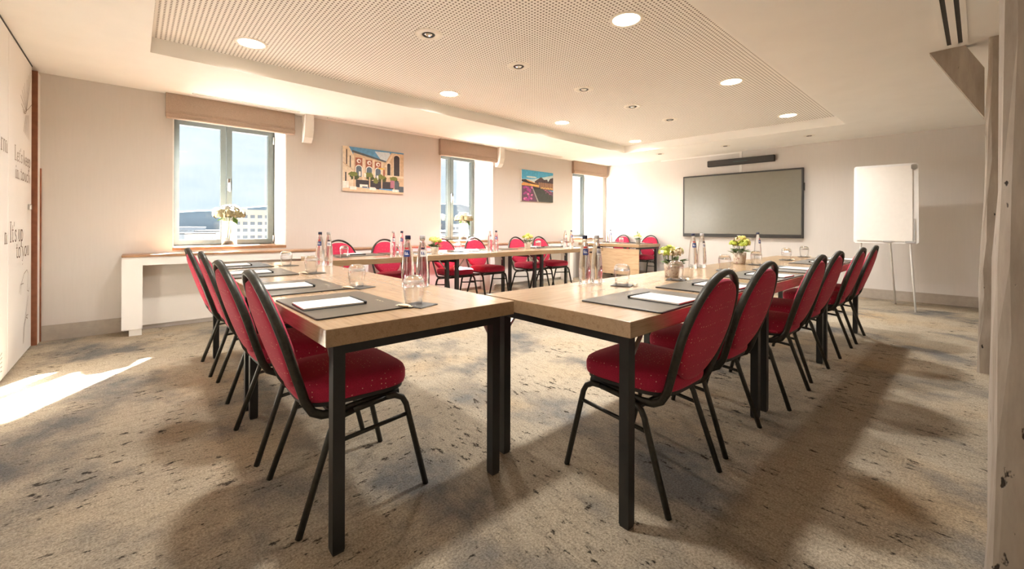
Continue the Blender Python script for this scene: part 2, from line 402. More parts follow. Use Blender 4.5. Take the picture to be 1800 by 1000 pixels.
# print on the partition: lettering in thin and thick strokes, line drawings
def arc(cx, cy, rx, ry, a0, a1, n=12): return [(cx + rx * math.cos(R(a0 + (a1 - a0) * i / n)), cy + ry * math.sin(R(a0 + (a1 - a0) * i / n))) for i in range(n + 1)]
TK, TH, CV = .085, .028, .058
GL = {
 'L': (.50, [([(.12, 0), (.12, 1)], TK), ([(.02, 1), (.22, 1)], TH), ([(.02, .01), (.44, .01), (.44, .22)], TH)]),
 'I': (.28, [([(.12, 0), (.12, 1)], TK), ([(.02, 1), (.22, 1)], TH), ([(.02, .01), (.22, .01)], TH)]),
 'e': (.42, [(arc(.2, .3, .16, .3, 0, 320), CV), ([(.05, .32), (.36, .32)], TH)]),
 't': (.32, [([(.14, .82), (.14, .06), (.2, .01), (.28, .06)], CV), ([(.02, .6), (.27, .6)], TH)]),
 "'": (.14, [([(.06, 1), (.05, .80)], CV)]),
 's': (.34, [([(.27, .5), (.2, .59), (.1, .56), (.06, .46), (.12, .36), (.22, .27), (.27, .15), (.2, .03), (.1, .02), (.04, .12)], CV)]),
 'k': (.44, [([(.1, 0), (.1, 1)], TK), ([(.12, .28), (.34, .58)], TH), ([(.19, .38), (.37, .01)], CV), ([(.01, 1), (.1, 1)], TH)]),
 'p': (.44, [([(.1, -.3), (.1, .6)], TK), (arc(.22, .3, .16, .29, -120, 130), CV), ([(.02, -.3), (.2, -.3)], TH)]),
 'i': (.24, [([(.1, 0), (.1, .6)], TK), ([(.1, .8), (.1, .9)], TK), ([(.02, .01), (.19, .01)], TH)]),
 'n': (.46, [([(.1, 0), (.1, .6)], TK), (arc(.22, .42, .12, .17, 170, 10), TH), ([(.34, .45), (.34, 0)], TK), ([(.02, .01), (.19, .01)], TH), ([(.26, .01), (.43, .01)], TH)]),
 'm': (.68, [([(.1, 0), (.1, .6)], TK), (arc(.22, .42, .12, .17, 170, 10), TH), ([(.34, .45), (.34, 0)], TK), (arc(.45, .42, .11, .17, 170, 10), TH), ([(.56, .45), (.56, 0)], TK), ([(.48, .01), (.65, .01)], TH)]),
 'r': (.34, [([(.1, 0), (.1, .6)], TK), (arc(.22, .42, .12, .17, 170, 50), TH), ([(.02, .01), (.2, .01)], TH)]),
 'o': (.44, [(arc(.21, .3, .165, .3, 0, 360, 18), CV)]),
 'u': (.46, [([(.1, .6), (.1, .15)], TK), (arc(.21, .16, .11, .15, 180, 350), TH), ([(.34, .6), (.34, 0)], TK)]),
 'c': (.38, [(arc(.2, .3, .16, .3, 50, 315), CV)]),
 'h': (.46, [([(.1, 0), (.1, 1)], TK), (arc(.22, .42, .12, .17, 170, 10), TH), ([(.34, .45), (.34, 0)], TK), ([(.01, 1), (.1, 1)], TH)]),
 'y': (.42, [([(.04, .6), (.2, .04)], CV), ([(.36, .6), (.17, -.15), (.08, -.28), (.02, -.24)], TH), ([(-.02, .6), (.12, .6)], TH)]),
 ' ': (.22, [])}
def ribbon(mb, pts, w, place, z=0.0):
    for a, b_ in zip(pts, pts[1:]):
        d = Vector((b_[0] - a[0], b_[1] - a[1])); L = d.length
        if L < 1e-6: continue
        d /= L; n = Vector((-d.y, d.x)) * w / 2; e = d * w * .25
        q = [(a[0] - e.x + n.x, a[1] - e.y + n.y), (a[0] - e.x - n.x, a[1] - e.y - n.y), (b_[0] + e.x - n.x, b_[1] + e.y - n.y), (b_[0] + e.x + n.x, b_[1] + e.y + n.y)]
        mb.flat([place(x, y) for x, y in q])
def write(txt, y0, zb, cap, width):
    tot = sum(GL[ch][0] for ch in txt); sx = width / tot; mb = MB(); x = 0
    for ch in txt:
        w, st = GL[ch]
        for pts, tk in st: ribbon(mb, [((x + p[0]) * sx, p[1] * cap) for p in pts], tk * (sx * .6 + cap * .4), lambda a, b_: (XP + .0012, y0 + a, zb + b_))
        x += w
    return mb
wn_txt = [("Let's keep", 4.955, 1.598, .112, .66), ("in touch", 4.99, 1.462, .105, .62), ("It's up", 4.80, .965, .15, .50), ("to you", 5.02, .835, .13, .55), ("rm", 4.50, 1.615, .14, .22), ("n", 4.62, .958, .13, .10)]
for a in wn_txt: write(*a).build('lettering', M['ink'], wl)
def line_art(name, strokes, w):
    mb = MB()
    for s in strokes:
        pts = [on_x(u, v, XP) for u, v in s]
        ribbon(mb, pts, w, lambda a, b_: (XP + .0012, a, b_))
    mb.build(name, M['ink'], wl)
ctr = (46, 197)
line_art('line_drawing', [[ctr, t_] for t_ in ((36, 167), (38.5, 158), (41, 152), (43, 146), (47, 140), (50, 133), (53, 127), (54.5, 132))] + [[(44, 199), (37, 182)], [(42, 201), (40, 192)], [(43, 197), (50, 191), (55.5, 184)], [(43, 193), (41, 197), (44, 200), (46, 197)]] +
         [[(45 + i, 203), (41 + i * 1.9, 231 + i * 3)] for i in range(6)], .006)
line_art('line_drawing', [[(36, 518), (37, 500), (42, 481), (47, 474), (49, 480), (48.5, 495), (47.5, 510), (50, 512), (51, 505)], [(33.5, 516), (36, 500), (41, 498)], [(49, 520), (44, 560), (41, 600), (40.5, 604), (42, 570), (45, 560)], [(45, 557), (48, 560), (46, 554), (49, 553)], [(39, 465), (39.6, 463)]], .006)
line_art('line_drawing', [[(0, 626 + i * 7), (3, 620 + i * 8)] for i in range(5)], .006)
MB().rbox(XP, XP + .02, 5.50, 5.55, 1.225, 1.275, .006).build('latch', M['chrome'], wl)
# baseboards
bbs = MB(); bbs.box(XP + .04, -.08, YW - .014, YW, 0, .10); bbs.box(XP + .04, -.08, YW - .009, YW, .10, .145); bbs.build('baseboard_window', M['base'], kind='structure')
bbb = MB()
for t0, t1, d in ((0, .10, .016), (.10, .145, .010)):
    bbb.prism([(xb(YW) - d, YW, t0), (xb(YR) - d, YR, t0), (xb(YR), YR, t0), (xb(YW), YW, t0)], t1 - t0, (0, 0, 1))
fix_normals(bbb.build('baseboard_back', M['base'], kind='structure'))

# windows: two side-hung sashes each
for i, (a, b_) in enumerate(WIN):
    w = bpy.data.objects.new('window_%d' % (i + 1), None); COL.objects.link(w); w['kind'] = 'structure'; w.location = ((a + b_) / 2, YF, SILL)
    w.empty_display_size = .1
    hw = (b_ - a) / 2; H = HEAD - SILL
    fr = MB(); y0, y1 = .0, .07
    fr.box(-hw, -hw + .04, y0, y1, 0, H); fr.box(hw - .04, hw, y0, y1, 0, H); fr.box(-hw + .04, hw - .04, y0, y1, 0, .04); fr.box(-hw + .04, hw - .04, y0, y1, H - .04, H)
    fr.build('frame', M['frame'], w)
    for s in (-1, 1):
        x0, x1 = (-hw + .036, -.004) if s < 0 else (.004, hw - .036)
        sm = MB(); y0, y1 = -.022, .05; bw = .057; zb, zt = .026, H - .03
        for q in ((x0, x0 + bw, zb, zt), (x1 - bw, x1, zb, zt), (x0 + bw, x1 - bw, zb, zb + bw), (x0 + bw, x1 - bw, zt - bw, zt)): sm.box(q[0], q[1], y0, y1, q[2], q[3])
        sh = sm.build('sash', M['frame'], w)
        MB().box(x0 + bw, x1 - bw, .012, .018, zb + bw, zt - bw).build('pane', M['pane'], sh)
    hd = MB(); hd.rbox(.012, .048, -.034, -.022, .70, .86, .006); hd.tube([(.03, -.034, .80), (.03, -.06, .80), (.03, -.064, .79), (.03, -.064, .69)], .010)
    hd.build('handle', M['chrome'], w)
    MB().tube([(hw - .03, -.03, .04), (hw - .03, -.03, .13)], .009).build('hinge', M['steel'], w)
    MB().tube([(hw - .03, -.03, H - .2), (hw - .03, -.03, H - .1)], .009).build('hinge', M['steel'], w)
ord3 = ['nearest the white partition', 'middle of the three windows', 'in the far corner beside the screen wall']
# roman blinds
for i, (x0, x1) in enumerate([(.255, 1.527), (3.695, 4.94), (7.045, 8.255)]):
    bl = thing('roman_blind', 'folded beige roman blind over the window %s' % ord3[i].replace('middle of the three windows', 'in the middle of the window wall'), 'blind', ((x0 + x1) / 2, YW, 2.255), 0, 'roman blinds')
    hw = (x1 - x0) / 2
    g = MB(); g.prism([(-hw, 0, .27), (-hw, -.06, .27), (-hw, -.066, .09), (-hw, -.058, .055), (-hw, 0, .055)], 2 * hw, (1, 0, 0)); fix_normals(g.build('fabric_panel', M['blind'], bl))
    g = MB(); g.prism([(-hw, 0, .062), (-hw, -.07, .062), (-hw, -.078, .045), (-hw, -.074, .018), (-hw, 0, .026)], 2 * hw, (1, 0, 0)); fix_normals(g.build('pleat', M['blind'], bl))
    g = MB(); g.prism([(-hw + .004, 0, .03), (-hw + .004, -.066, .03), (-hw + .004, -.07, .012), (-hw + .004, -.06, 0), (-hw + .004, 0, .004)], 2 * hw - .008, (1, 0, 0)); fix_normals(g.build('pleat', M['blind'], bl))
    MB().box(-hw, hw, -.05, 0, .262, .272).build('head_rail', M['offwhite'], bl)
# corbels (ends of old beams) between windows
for i, x0 in enumerate((1.625, 4.89)):
    g = MB(); q = [(x0, YW, HC), (x0, YW - .15, HC), (x0, YW - .145, HC - .20), (x0, YW - .115, HC - .29), (x0, YW - .06, HC - .345), (x0, YW, HC - .345)]
    g.prism(q, .105, (1, 0, 0)); o = fix_normals(g.build('beam_corbel', M['offwhite']))
    tag(o, ['painted timber corbel right of the first window blind', 'painted timber corbel right of the middle window blind'][i], 'corbel', 'beam corbels')
# slots in the ceiling by the windows
for i, (x0, x1, y) in enumerate([(.47, 1.55, 5.70), (1.9, 4.5, 5.76), (5.3, 6.5, 5.72)]):
    t = thing('ceiling_slot', ['narrow linear air slot in the ceiling above the first window blind', 'long linear air slot in the ceiling above the courtyard picture', 'short linear air slot in the ceiling above the canal picture'][i], 'air slot', ((x0 + x1) / 2, y, HC), 0, 'linear air slots')
    L = (x1 - x0) / 2
    g = MB(); g.box(-L, L, -.035, -.012, -.006, 0); g.box(-L, L, .012, .035, -.006, 0); g.build('rim', M['ceiling'], t)
    MB().box(-L, L, -.012, .012, -.002, 0).build('gap', M['seam'], t)
# window desk / ledge
dk = thing('window_desk', 'long built-in pale ledge desk with wooden top under the windows', 'desk', (0, 0, 0))
DX0, DX1, DY = -.085, 6.75, 5.59
MB().rbox(DX0, DX1, DY - .012, YW, .778, .80, .004).build('top', M['desk_wood'], dk)
MB().box(DX0, DX1, DY, DY + .03, .695, .778).build('apron', M['white'], dk)
MB().box(DX0, .07, DY, YW - .016, .065, .695).build('end_panel', M['white'], dk)
MB().box(DX0 + .055, .065, DY + .01, YW - .016, 0, .065).build('plinth', M['offwhite'], dk)
MB().box(.07, DX1, YW - .04, YW, .05, .778).build('back_panel', M['offwhite'], dk)
for x in (2.3, 4.55, 6.65): MB().box(x, x + .1, DY + .02, YW - .04, 0, .695).build('end_panel', M['white'], dk)

# pictures on the window wall
def picture(label, x0, x1, z0_, z1_, shapes, cols):
    t = thing('wall_picture', label, 'picture', (x0, YW, z0_), 0, 'photo prints on the window wall')
    W, H = x1 - x0, z1_ - z0_
    MB().box(0, W, -.03, 0, 0, H).build('canvas', M['offwhite'], t)
    g = MB(); names = list(cols); used = [mat('print_' + n, cols[n], .55, var=.12, scale=25) for n in names]
    for k, (cn, poly) in enumerate(shapes):
        g.cur = names.index(cn); g.flat([(x * W, -.0303 - .00025 * k / 10, y * H) for x, y in poly])
    g.build('print', used, t); return t
def rect(x0, y0, x1, y1): return [(x0, y0), (x1, y0), (x1, y1), (x0, y1)]
def archp(x0, x1, y0, y1):
    r = (x1 - x0) / 2; cx = (x0 + x1) / 2; yy = y1 - r * 1.3
    return [(x0, y0), (x1, y0)] + [(cx + r * math.cos(R(a)), yy + r * 1.3 * math.sin(R(a))) for a in range(0, 181, 20)]
def ell(cx, cy, rx, ry, n=14): return [(cx + rx * math.cos(2 * math.pi * i / n), cy + ry * math.sin(2 * math.pi * i / n)) for i in range(n)]
def blob(cx, cy, rx, ry, n=18, j=.45): return [(cx + rx * (1 - j * random.random()) * math.cos(2 * math.pi * i / n), cy + ry * (1 - j * random.random()) * math.sin(2 * math.pi * i / n)) for i in range(n)]
colsA = dict(sky=(.13, .36, .62), cloud=(.62, .70, .76), stone=(.62, .45, .29), pale=(.74, .61, .45), brick=(.36, .12, .07), glass=(.12, .16, .20), dark=(.05, .045, .05), green=(.19, .21, .05), dgreen=(.07, .085, .03), pave=(.72, .52, .34), roof=(.10, .12, .14), pink=(.42, .16, .22), white=(.85, .80, .72), glow=(.80, .50, .10))
S = [('sky', rect(0, 0, 1, 1)), ('cloud', [(.5, .96), (.75, .97), (.8, .75), (.6, .78)]), ('stone', [(.16, .1), (.70, .1), (.70, .74), (.16, .90)]), ('roof', [(.14, .88), (.70, .72), (.70, .76), (.14, .93)])]
for x in (.19, .355, .50): S += [('brick', rect(x, .46, x + .115, .80 - x * .16)), ('white', ell(x + .055, .72 - x * .12, .034, .048)), ('brick', ell(x + .062, .715 - x * .12, .018, .026)), ('white', archp(x + .002, x + .112, .34, .62 - x * .06)), ('glass', archp(x + .014, x + .10, .34, .60 - x * .06))]
for x in (.30, .46, .605): S += [('pale', rect(x, .12, x + .04, .82 - x * .15))]
S += [('stone', [(.66, .1), (1, .1), (1, .97), (.78, .97), (.64, .62)]), ('pale', [(.66, .62), (.80, .97), (.84, .97), (.70, .62)]), ('pale', archp(.81, .94, .42, .95)), ('dark', archp(.825, .925, .42, .92)), ('pale', archp(.70, .775, .38, .74)), ('dark', archp(.71, .765, .38, .71)), ('pale', rect(.64, .38, 1, .43)), ('brick', rect(.64, .38, .67, .55)),
      ('pale', [(0, .05), (.17, .12), (.17, .80), (.09, 1), (0, 1)]), ('stone', rect(.045, .55, .07, .96)), ('dark', rect(.05, .60, .065, .93)), ('dark', rect(.105, .52, .12, .80)), ('stone', [(0, .62), (.17, .46), (.17, .48), (0, .65)]), ('dark', rect(.035, .18, .055, .42)), ('white', rect(0, .06, .09, .22)),
      ('glow', ell(.61, .57, .06, .02)), ('dark', rect(.20, .10, .92, .27)), ('pave', [(0, .0), (1, 0), (1, .05), (.2, .10), (0, .06)])]
for x, y in ((.17, .36), (.42, .37), (.62, .34), (.83, .32)): S += [('dgreen', blob(x, y - .02, .09, .10)), ('green', blob(x - .01, y + .03, .085, .075)), ('stone', rect(x - .012, .10, x + .008, y - .02))]
S += [('pink', rect(.765, .13, .835, .31)), ('roof', rect(.84, .10, .91, .30)), ('white', rect(.26, .10, .39, .17)), ('roof', rect(.30, .10, .38, .125)), ('white', rect(.11, .04, .21, .11)), ('white', rect(.80, .04, .91, .10)), ('white', rect(.42, .05, .52, .12)), ('dark', blob(.55, .12, .05, .05)), ('white', rect(.245, .36, .275, .46)), ('white', rect(.33, .34, .36, .43)), ('white', rect(.53, .30, .56, .40)), ('green', blob(.52, .27, .05, .1)), ('roof', rect(.92, .04, 1, .18))]
picture('photo print of a sunny courtyard with arched brick facades', 2.142, 3.058, 1.585, 2.207, S, colsA)
colsB = dict(sky=(.08, .42, .66), haze=(.55, .66, .66), mount=(.075, .055, .06), water=(.055, .06, .05), orange=(.75, .34, .10), stone=(.36, .19, .11), mag=(.36, .05, .22), pink=(.62, .16, .34), dark=(.03, .025, .03), yellow=(.85, .60, .16), rail=(.34, .30, .27), plum=(.13, .06, .10))
S = [('sky', rect(0, 0, 1, 1)), ('haze', [(0, .70), (.35, .72), (1, .92), (1, .6), (0, .6)]), ('haze', blob(.3, .78, .2, .04)), ('mount', [(.40, .66), (.60, .82), (.70, .74), (.80, .76), (.83, .68), (.90, .80), (1, .84), (1, .4), (.4, .4)]),
     ('orange', [(.0, .56), (.14, .70), (.50, .58), (.56, .45), (0, .45)]), ('dark', [(0, .68), (.12, .70), (.2, .64), (.48, .58), (.52, .55), (.2, .58), (0, .62)]), ('stone', rect(.52, .42, 1, .64))]
for i in range(7): S += [('dark', rect(.56 + i * .065, .45, .575 + i * .065, .66 + .03 * (i % 3)))]
for i in range(9): S += [('yellow', ell(.60 + i * .045, .46 + .01 * (i % 2), .014, .022))]
for i in range(5): S += [('yellow', rect(.27 + i * .055, .505, .305 + i * .055, .545))]
S += [('water', [(.36, .0), (1, 0), (1, .36), (.62, .44), (.34, .46)]), ('plum', [(.62, .44), (1, .36), (1, .2), (.78, .34)]), ('dark', [(.3, .38), (.55, .42), (.6, .46), (.3, .5)]), ('rail', [(.30, .48), (.33, .48), (.53, 0), (.48, 0)]), ('plum', [(0, 0), (.46, 0), (.30, .5), (0, .5)])]
for k_ in range(26): S += [(random.choice(('mag', 'pink', 'mag')), blob(.05 + .26 * random.random(), .04 + .42 * random.random(), .045, .045, 9))]
for k_ in range(14): S += [('pink', ell(.72 + .25 * random.random(), .26 + .14 * random.random(), .012, .012, 6))]
picture('photo print of a canal at dusk with pink flowers', 5.531, 6.417, 1.595, 2.202, S, colsB)

# ------------------------------------------------------------------ ceiling lamps
def make_downlight():
    t = thing('downlight', '', 'lamp')
    g = MB(); g.lathe([(.098, -.001), (.102, -.007), (.122, -.006), (.126, 0)], n=32); g.build('trim_ring', M['lamp_trim'], t)
    MB().lathe([(0, -.004), (.05, -.0045), (.10, -.003), (.101, 0)], n=32).build('diffuser', M['lamp'], t)
    return t
dl = Proto(make_downlight)
def lamp_light(o, x, y, z, k=1.0):
    ld = bpy.data.lights.new('downlight_glow', 'AREA'); ld.shape = 'DISK'; ld.size = .19; ld.energy = LAMP_W * k; ld.color = (1, .985, .955); ld.spread = R(152)
    lo = bpy.data.objects.new('downlight_glow', ld); COL.objects.link(lo); lo.parent = o; lo.location = (0, 0, -.012)
xl = [.745, 2.75, 4.75, 6.75]
nm = ['nearest the partition', 'second from the partition', 'third from the partition', 'nearest the screen wall']
for j, (y, row) in enumerate([(4.17, 'lit round downlight on the window side of the coffer, '), (1.78, 'lit round downlight on the right side of the coffer, ')]):
    for i, x in enumerate(xl):
        nn = nm[i] if j == 0 else ['directly above the front chairs', 'nearest the camera', 'second from the camera', 'nearest the screen wall'][i]
        o = dl.put(row + nn, 'lamp', 'round downlights in the coffer', (x, y, HR)); lamp_light(o, x, y, HR, .6 if (i, j) == (0, 1) else 1.0)
def make_spot():
    t = thing('recessed_spot', '', 'spotlight')
    MB().lathe([(.052, .002), (.054, -.006), (.105, -.004), (.112, 0)], n=28).build('trim_ring', M['lamp_trim'], t)
    MB().lathe([(0, -.001), (.045, -.001), (.053, -.004), (.053, 0)], n=24).build('housing', M['spot_dark'], t)
    MB().lathe([(.036, -.002), (.040, -.010), (.046, -.010), (.048, -.002)], n=24).build('gimbal_ring', M['seam'], t)
    MB().lathe([(0, -.016), (.014, -.014), (.03, -.008), (.034, -.002)], n=20).build('reflector', M['chrome'], t)
    return t
sp_ = Proto(make_spot)
onm = ['first', 'second', 'third', 'fourth', 'fifth']
for i, x in enumerate((1.78, 2.78, 3.79, 4.79, 5.77)):
    sp_.put('unlit recessed spot along the middle of the coffer, %s from the camera' % onm[i], 'spotlight', 'recessed spots in the coffer', (x, 3.0, HR))
for i, (x, y) in enumerate([(7.613, 4.162), (7.70, 2.98), (7.79, 1.77)]):
    o = sp_.put('small unlit recessed spot before the screen wall, %s' % ['left one by the corner window', 'middle one above the soundbar', 'right one towards the flip chart'][i], 'spotlight', 'spots before the screen wall', (x, y, HC)); o.scale = (.72, .72, .72)
# air grille on the right
t = thing('air_grille', 'white two-slot air grille in the ceiling above the timber brace', 'air grille', (3.2, .13, HC))
g = MB()
for y0, y1 in ((-.07, -.042), (-.018, .018), (.042, .07)): g.box(-1.2, 1.53, y0, y1, -.008, 0)
g.box(-1.22, -1.2, -.07, .07, -.008, 0); g.box(1.53, 1.57, -.07, .07, -.008, 0); g.build('frame', M['ceiling'], t)
for y in (-.03, .03): MB().box(-1.2, 1.53, y - .012, y + .012, -.003, 0).build('slot', M['seam'], t)

# ------------------------------------------------------------------ screen wall
ang = math.atan(.066)
def on_back(y, off=0): return (xb(y) - off, y)
def back_thing(name, label, cat, y, z): return thing(name, label, cat, (xb(y), y, z), ang)   # local -x faces the room, local y along the wall
t = back_thing('wall_screen', 'large black-framed flat display on the back wall', 'screen', 3.03, .915)
W, H = 1.025, 1.21
MB().rbox(-.075, -.012, -W, W, 0, H, .006).build('housing', M['bezel'], t)
MB().box(-.0765, -.073, -W + .03, W - .03, .062, H - .028).build('panel', M['screen'], t)
MB().box(-.0765, -.074, -.05, .01, .026, .034).build('maker_mark', M['label_white'], t)
MB().box(-.06, -.02, -W - .012, -W, .82, .95).build('port_cover', M['plastic_dark'], t)
MB().box(-.02, 0, -.3, .3, .35, .85).build('wall_mount', M['bezel'], t)
t = back_thing('soundbar', 'slim dark video soundbar above the display', 'soundbar', 3.005, 2.277)
g = MB(); g.rbox(-.09, -.012, -.575, .575, 0, .118, .014); g.build('body', M['plastic_dark'], t)
MB().box(-.0915, -.088, -.17, .12, .05, .072).build('lens_window', M['bezel'], t)
MB().box(-.0925, -.09, -.14, .10, .055, .061).build('light_strip', M['green_glow'], t)
[MB().box(-.014, 0, y_ - .05, y_ + .05, .03, .09).build('bracket', M['bezel'], t) for y_ in (-.3, .3)]
t = back_thing('cable_duct', 'narrow white cable duct running from ceiling to display', 'cable duct', 3.0, 2.1)
MB().box(-.011, 0, -.022, .022, .02, HC - 2.1 - .002).build('riser', M['white'], t)
t2 = MB().box(-.012, 0, .022, 1.55, HC - 2.1 - .028, HC - 2.1 - .002).build('ceiling_run', M['white'], t)

# flip chart
fc = thing('flip_chart', 'white flip chart easel with blank paper by the screen wall', 'flip chart', (7.62, .86, 0), R(7))
def fp(y, z, off=0):   # leaning board: local x grows away from the room
    return (.05 + (z - .89) * .13 - off, y, z)
def board(y0, y1, z0_, z1_, o0, o1, name, mt, par, ch=.02):
    P = [(y0 + ch, z0_), (y1 - ch, z0_), (y1, z0_ + ch), (y1, z1_ - ch), (y1 - ch, z1_), (y0 + ch, z1_), (y0, z1_ - ch), (y0, z0_ + ch)]
    g = MB(); g.add([fp(y, z, o0) for y, z in P] + [fp(y, z, o1) for y, z in P], [tuple(range(7, -1, -1)), tuple(range(8, 16))] + [(i, (i + 1) % 8, 8 + (i + 1) % 8, 8 + i) for i in range(8)])
    return fix_normals(g.build(name, mt, par))
bd = board(-.335, .335, .885, 1.975, 0, .018, 'board', M['flip_white'], fc)
board(-.275, .305, .92, 1.945, .019, .030, 'paper_block', M['paper'], fc, .004)
board(-.315, -.262, 1.89, 1.955, .019, .045, 'clamp', M['grey_metal'], fc, .01)
board(-.30, .315, 1.945, 1.975, .019, .034, 'clamp_bar', M['flip_white'], fc, .005)
board(-.07, .02, .905, .925, .0185, .0315, 'printed_mark', M['cap_grey'], fc, .004)
board(-.30, -.20, .897, .92, .0185, .0315, 'printed_mark', M['cap_grey'], fc, .004)
board(-.30, -.285, .93, 1.22, .0185, .028, 'side_scale', M['cap_grey'], fc, .002)
for y, yb_ in ((-.25, -.30), (.25, .30)):
    MB().tube([(.085, y * .9, 1.2), (.09, y, .95), (-.10, yb_, .0)], .011).build('leg', M['flip_white'], fc)
MB().tube([(.14, 0, 1.7), (.56, -.12, .0)], .011).build('leg', M['flip_white'], fc)
MB().tube([(.078, -.26, 1.0), (.078, .26, 1.0)], .011).build('cross_bar', M['flip_white'], fc)

# timber posts and brace
def post(name, label, x0, x1, prof, seed):
    rnd = random.Random(seed); g = MB(); rg = []
    for z, yl, yr, ch in prof:
        j = lambda a=.004: rnd.uniform(-a, a)
        rg.append([(x0 + j(), yr + j(), z), (x1 + j(), yr + j(), z), (x1 + j(), yl - .02 + j(), z), (x1 - .03 + j(), yl + j(), z), (x0 + ch * .9 + j(), yl + j(), z), (x0 + ch * .35 + j(), yl - ch * .35 + j(), z), (x0 + j(), yl - ch + j(), z)])
    g.rings(rg, True, False); o = fix_normals(g.build(name, M['post'])); tag(o, label, 'post'); return o
post('timber_post', 'rough painted timber post close to the camera at the right edge', 1.70, 1.98,
     [(0, -.012, -.33, .02), (.17, -.015, -.33, .02), (.5, -.022, -.33, .024), (.8, -.028, -.33, .026), (1.0, -.026, -.33, .03), (1.2, -.034, -.33, .026), (1.6, -.037, -.33, .028), (2.0, -.035, -.33, .028), (2.3, -.036, -.33, .024), (HC, -.035, -.33, .024)], 3)
post('timber_post', 'rough painted timber post standing in front of the screen wall', 4.76, 4.98,
     [(0, .010, -.22, .012), (.24, .008, -.22, .012), (.42, -.002, -.22, .02), (.6, .004, -.22, .03), (.78, -.003, -.22, .02), (1.0, -.010, -.22, .03), (1.3, -.022, -.22, .02), (1.6, -.032, -.22, .03), (1.85, -.032, -.22, .03), (2.1, -.036, -.22, .02), (2.3, -.045, -.22, .02), (HC, -.045, -.22, .02)], 5)
g = MB(); g.prism([(4.83, .277, HC), (4.83, .077, HC), (4.83, -.024, 2.32), (4.83, -.024, 1.94)], .09, (1, 0, 0))
o = fix_normals(g.build('timber_brace', M['post'])); tag(o, 'diagonal painted timber brace between ceiling and far post', 'brace')

# ------------------------------------------------------------------ tables
TZ, TT, TL, TW = .765, .058, 1.46, .80
def make_table(panel=False):
    t = thing('meeting_table', '', 'table')
    L, W = TL / 2, TW / 2
    MB().rbox(-L, L, -W, W, TZ - TT, TZ, .0025).build('table_top', M['oak'], t)
    zz = TZ - TT
    for sx in (-1, 1):
        x = sx * (L - .07)
        MB().box(x - .02, x + .02, -W + .08, W - .08, zz - .042, zz).build('frame_rail', M['black_steel'], t)
        for sy in (-1, 1):
            y = sy * (W - .06)
            lg = MB().box(x - .02, x + .02, y - .02, y + .02, .008, zz).build('leg', M['black_steel'], t)
            MB().box(x - .018, x + .018, y - .018, y + .018, 0, .008).build('foot_cap', M['plastic_dark'], lg)
            MB().bar((x - sx * .018, y, zz - .11), (x - sx * .11, y, zz - .006), .012, .012).build('folding_brace', M['steel'], t)
    MB().box(-L + .09, L - .09, -.02, .02, zz - .03, zz).build('center_rail', M['black_steel'], t)
    if panel:
        MB().rbox(-L + .01, L - .03, W - .03, W - .012, .165, .675, .002).build('modesty_panel', M['oak_panel'], t)
        for x in (-.4, .4): MB().box(x - .03, x + .03, W - .05, W - .03, .60, zz).build('panel_bracket', M['black_steel'], t)
    return t
tb = Proto(make_table)
LX0, LY0 = .45, 1.372
RX0, RY0 = 1.272, .80
WX0, WY0 = 1.353, 4.13
FX0, FY0 = 7.13, 4.32
G = 'oak topped meeting tables'
for k in range(2): tb.put(['oak meeting table with black legs, front one of the left row', 'oak meeting table with black legs, rear one of the left row'][k], 'table', G, (LX0 + TW / 2, LY0 + TL * (k + .5), 0), R(90))
for k in range(3): tb.put('oak meeting table with black legs, %s one of the right row' % ['nearest', 'middle', 'farthest'][k], 'table', G, (RX0 + TL * (k + .5), RY0 + TW / 2, 0))
for k in range(3): tb.put('oak meeting table with black legs in the window row, %s' % ['at its left end', 'the middle one', 'at its right end'][k], 'table', G, (WX0 + TL * (k + .5), WY0 + TW / 2, 0))
o = make_table(True); o.location = (FX0 + TW / 2, FY0 + TL / 2, 0); o.rotation_euler = (0, 0, R(90)); tag(o, 'oak table with front modesty panel in the far corner', 'table', G)

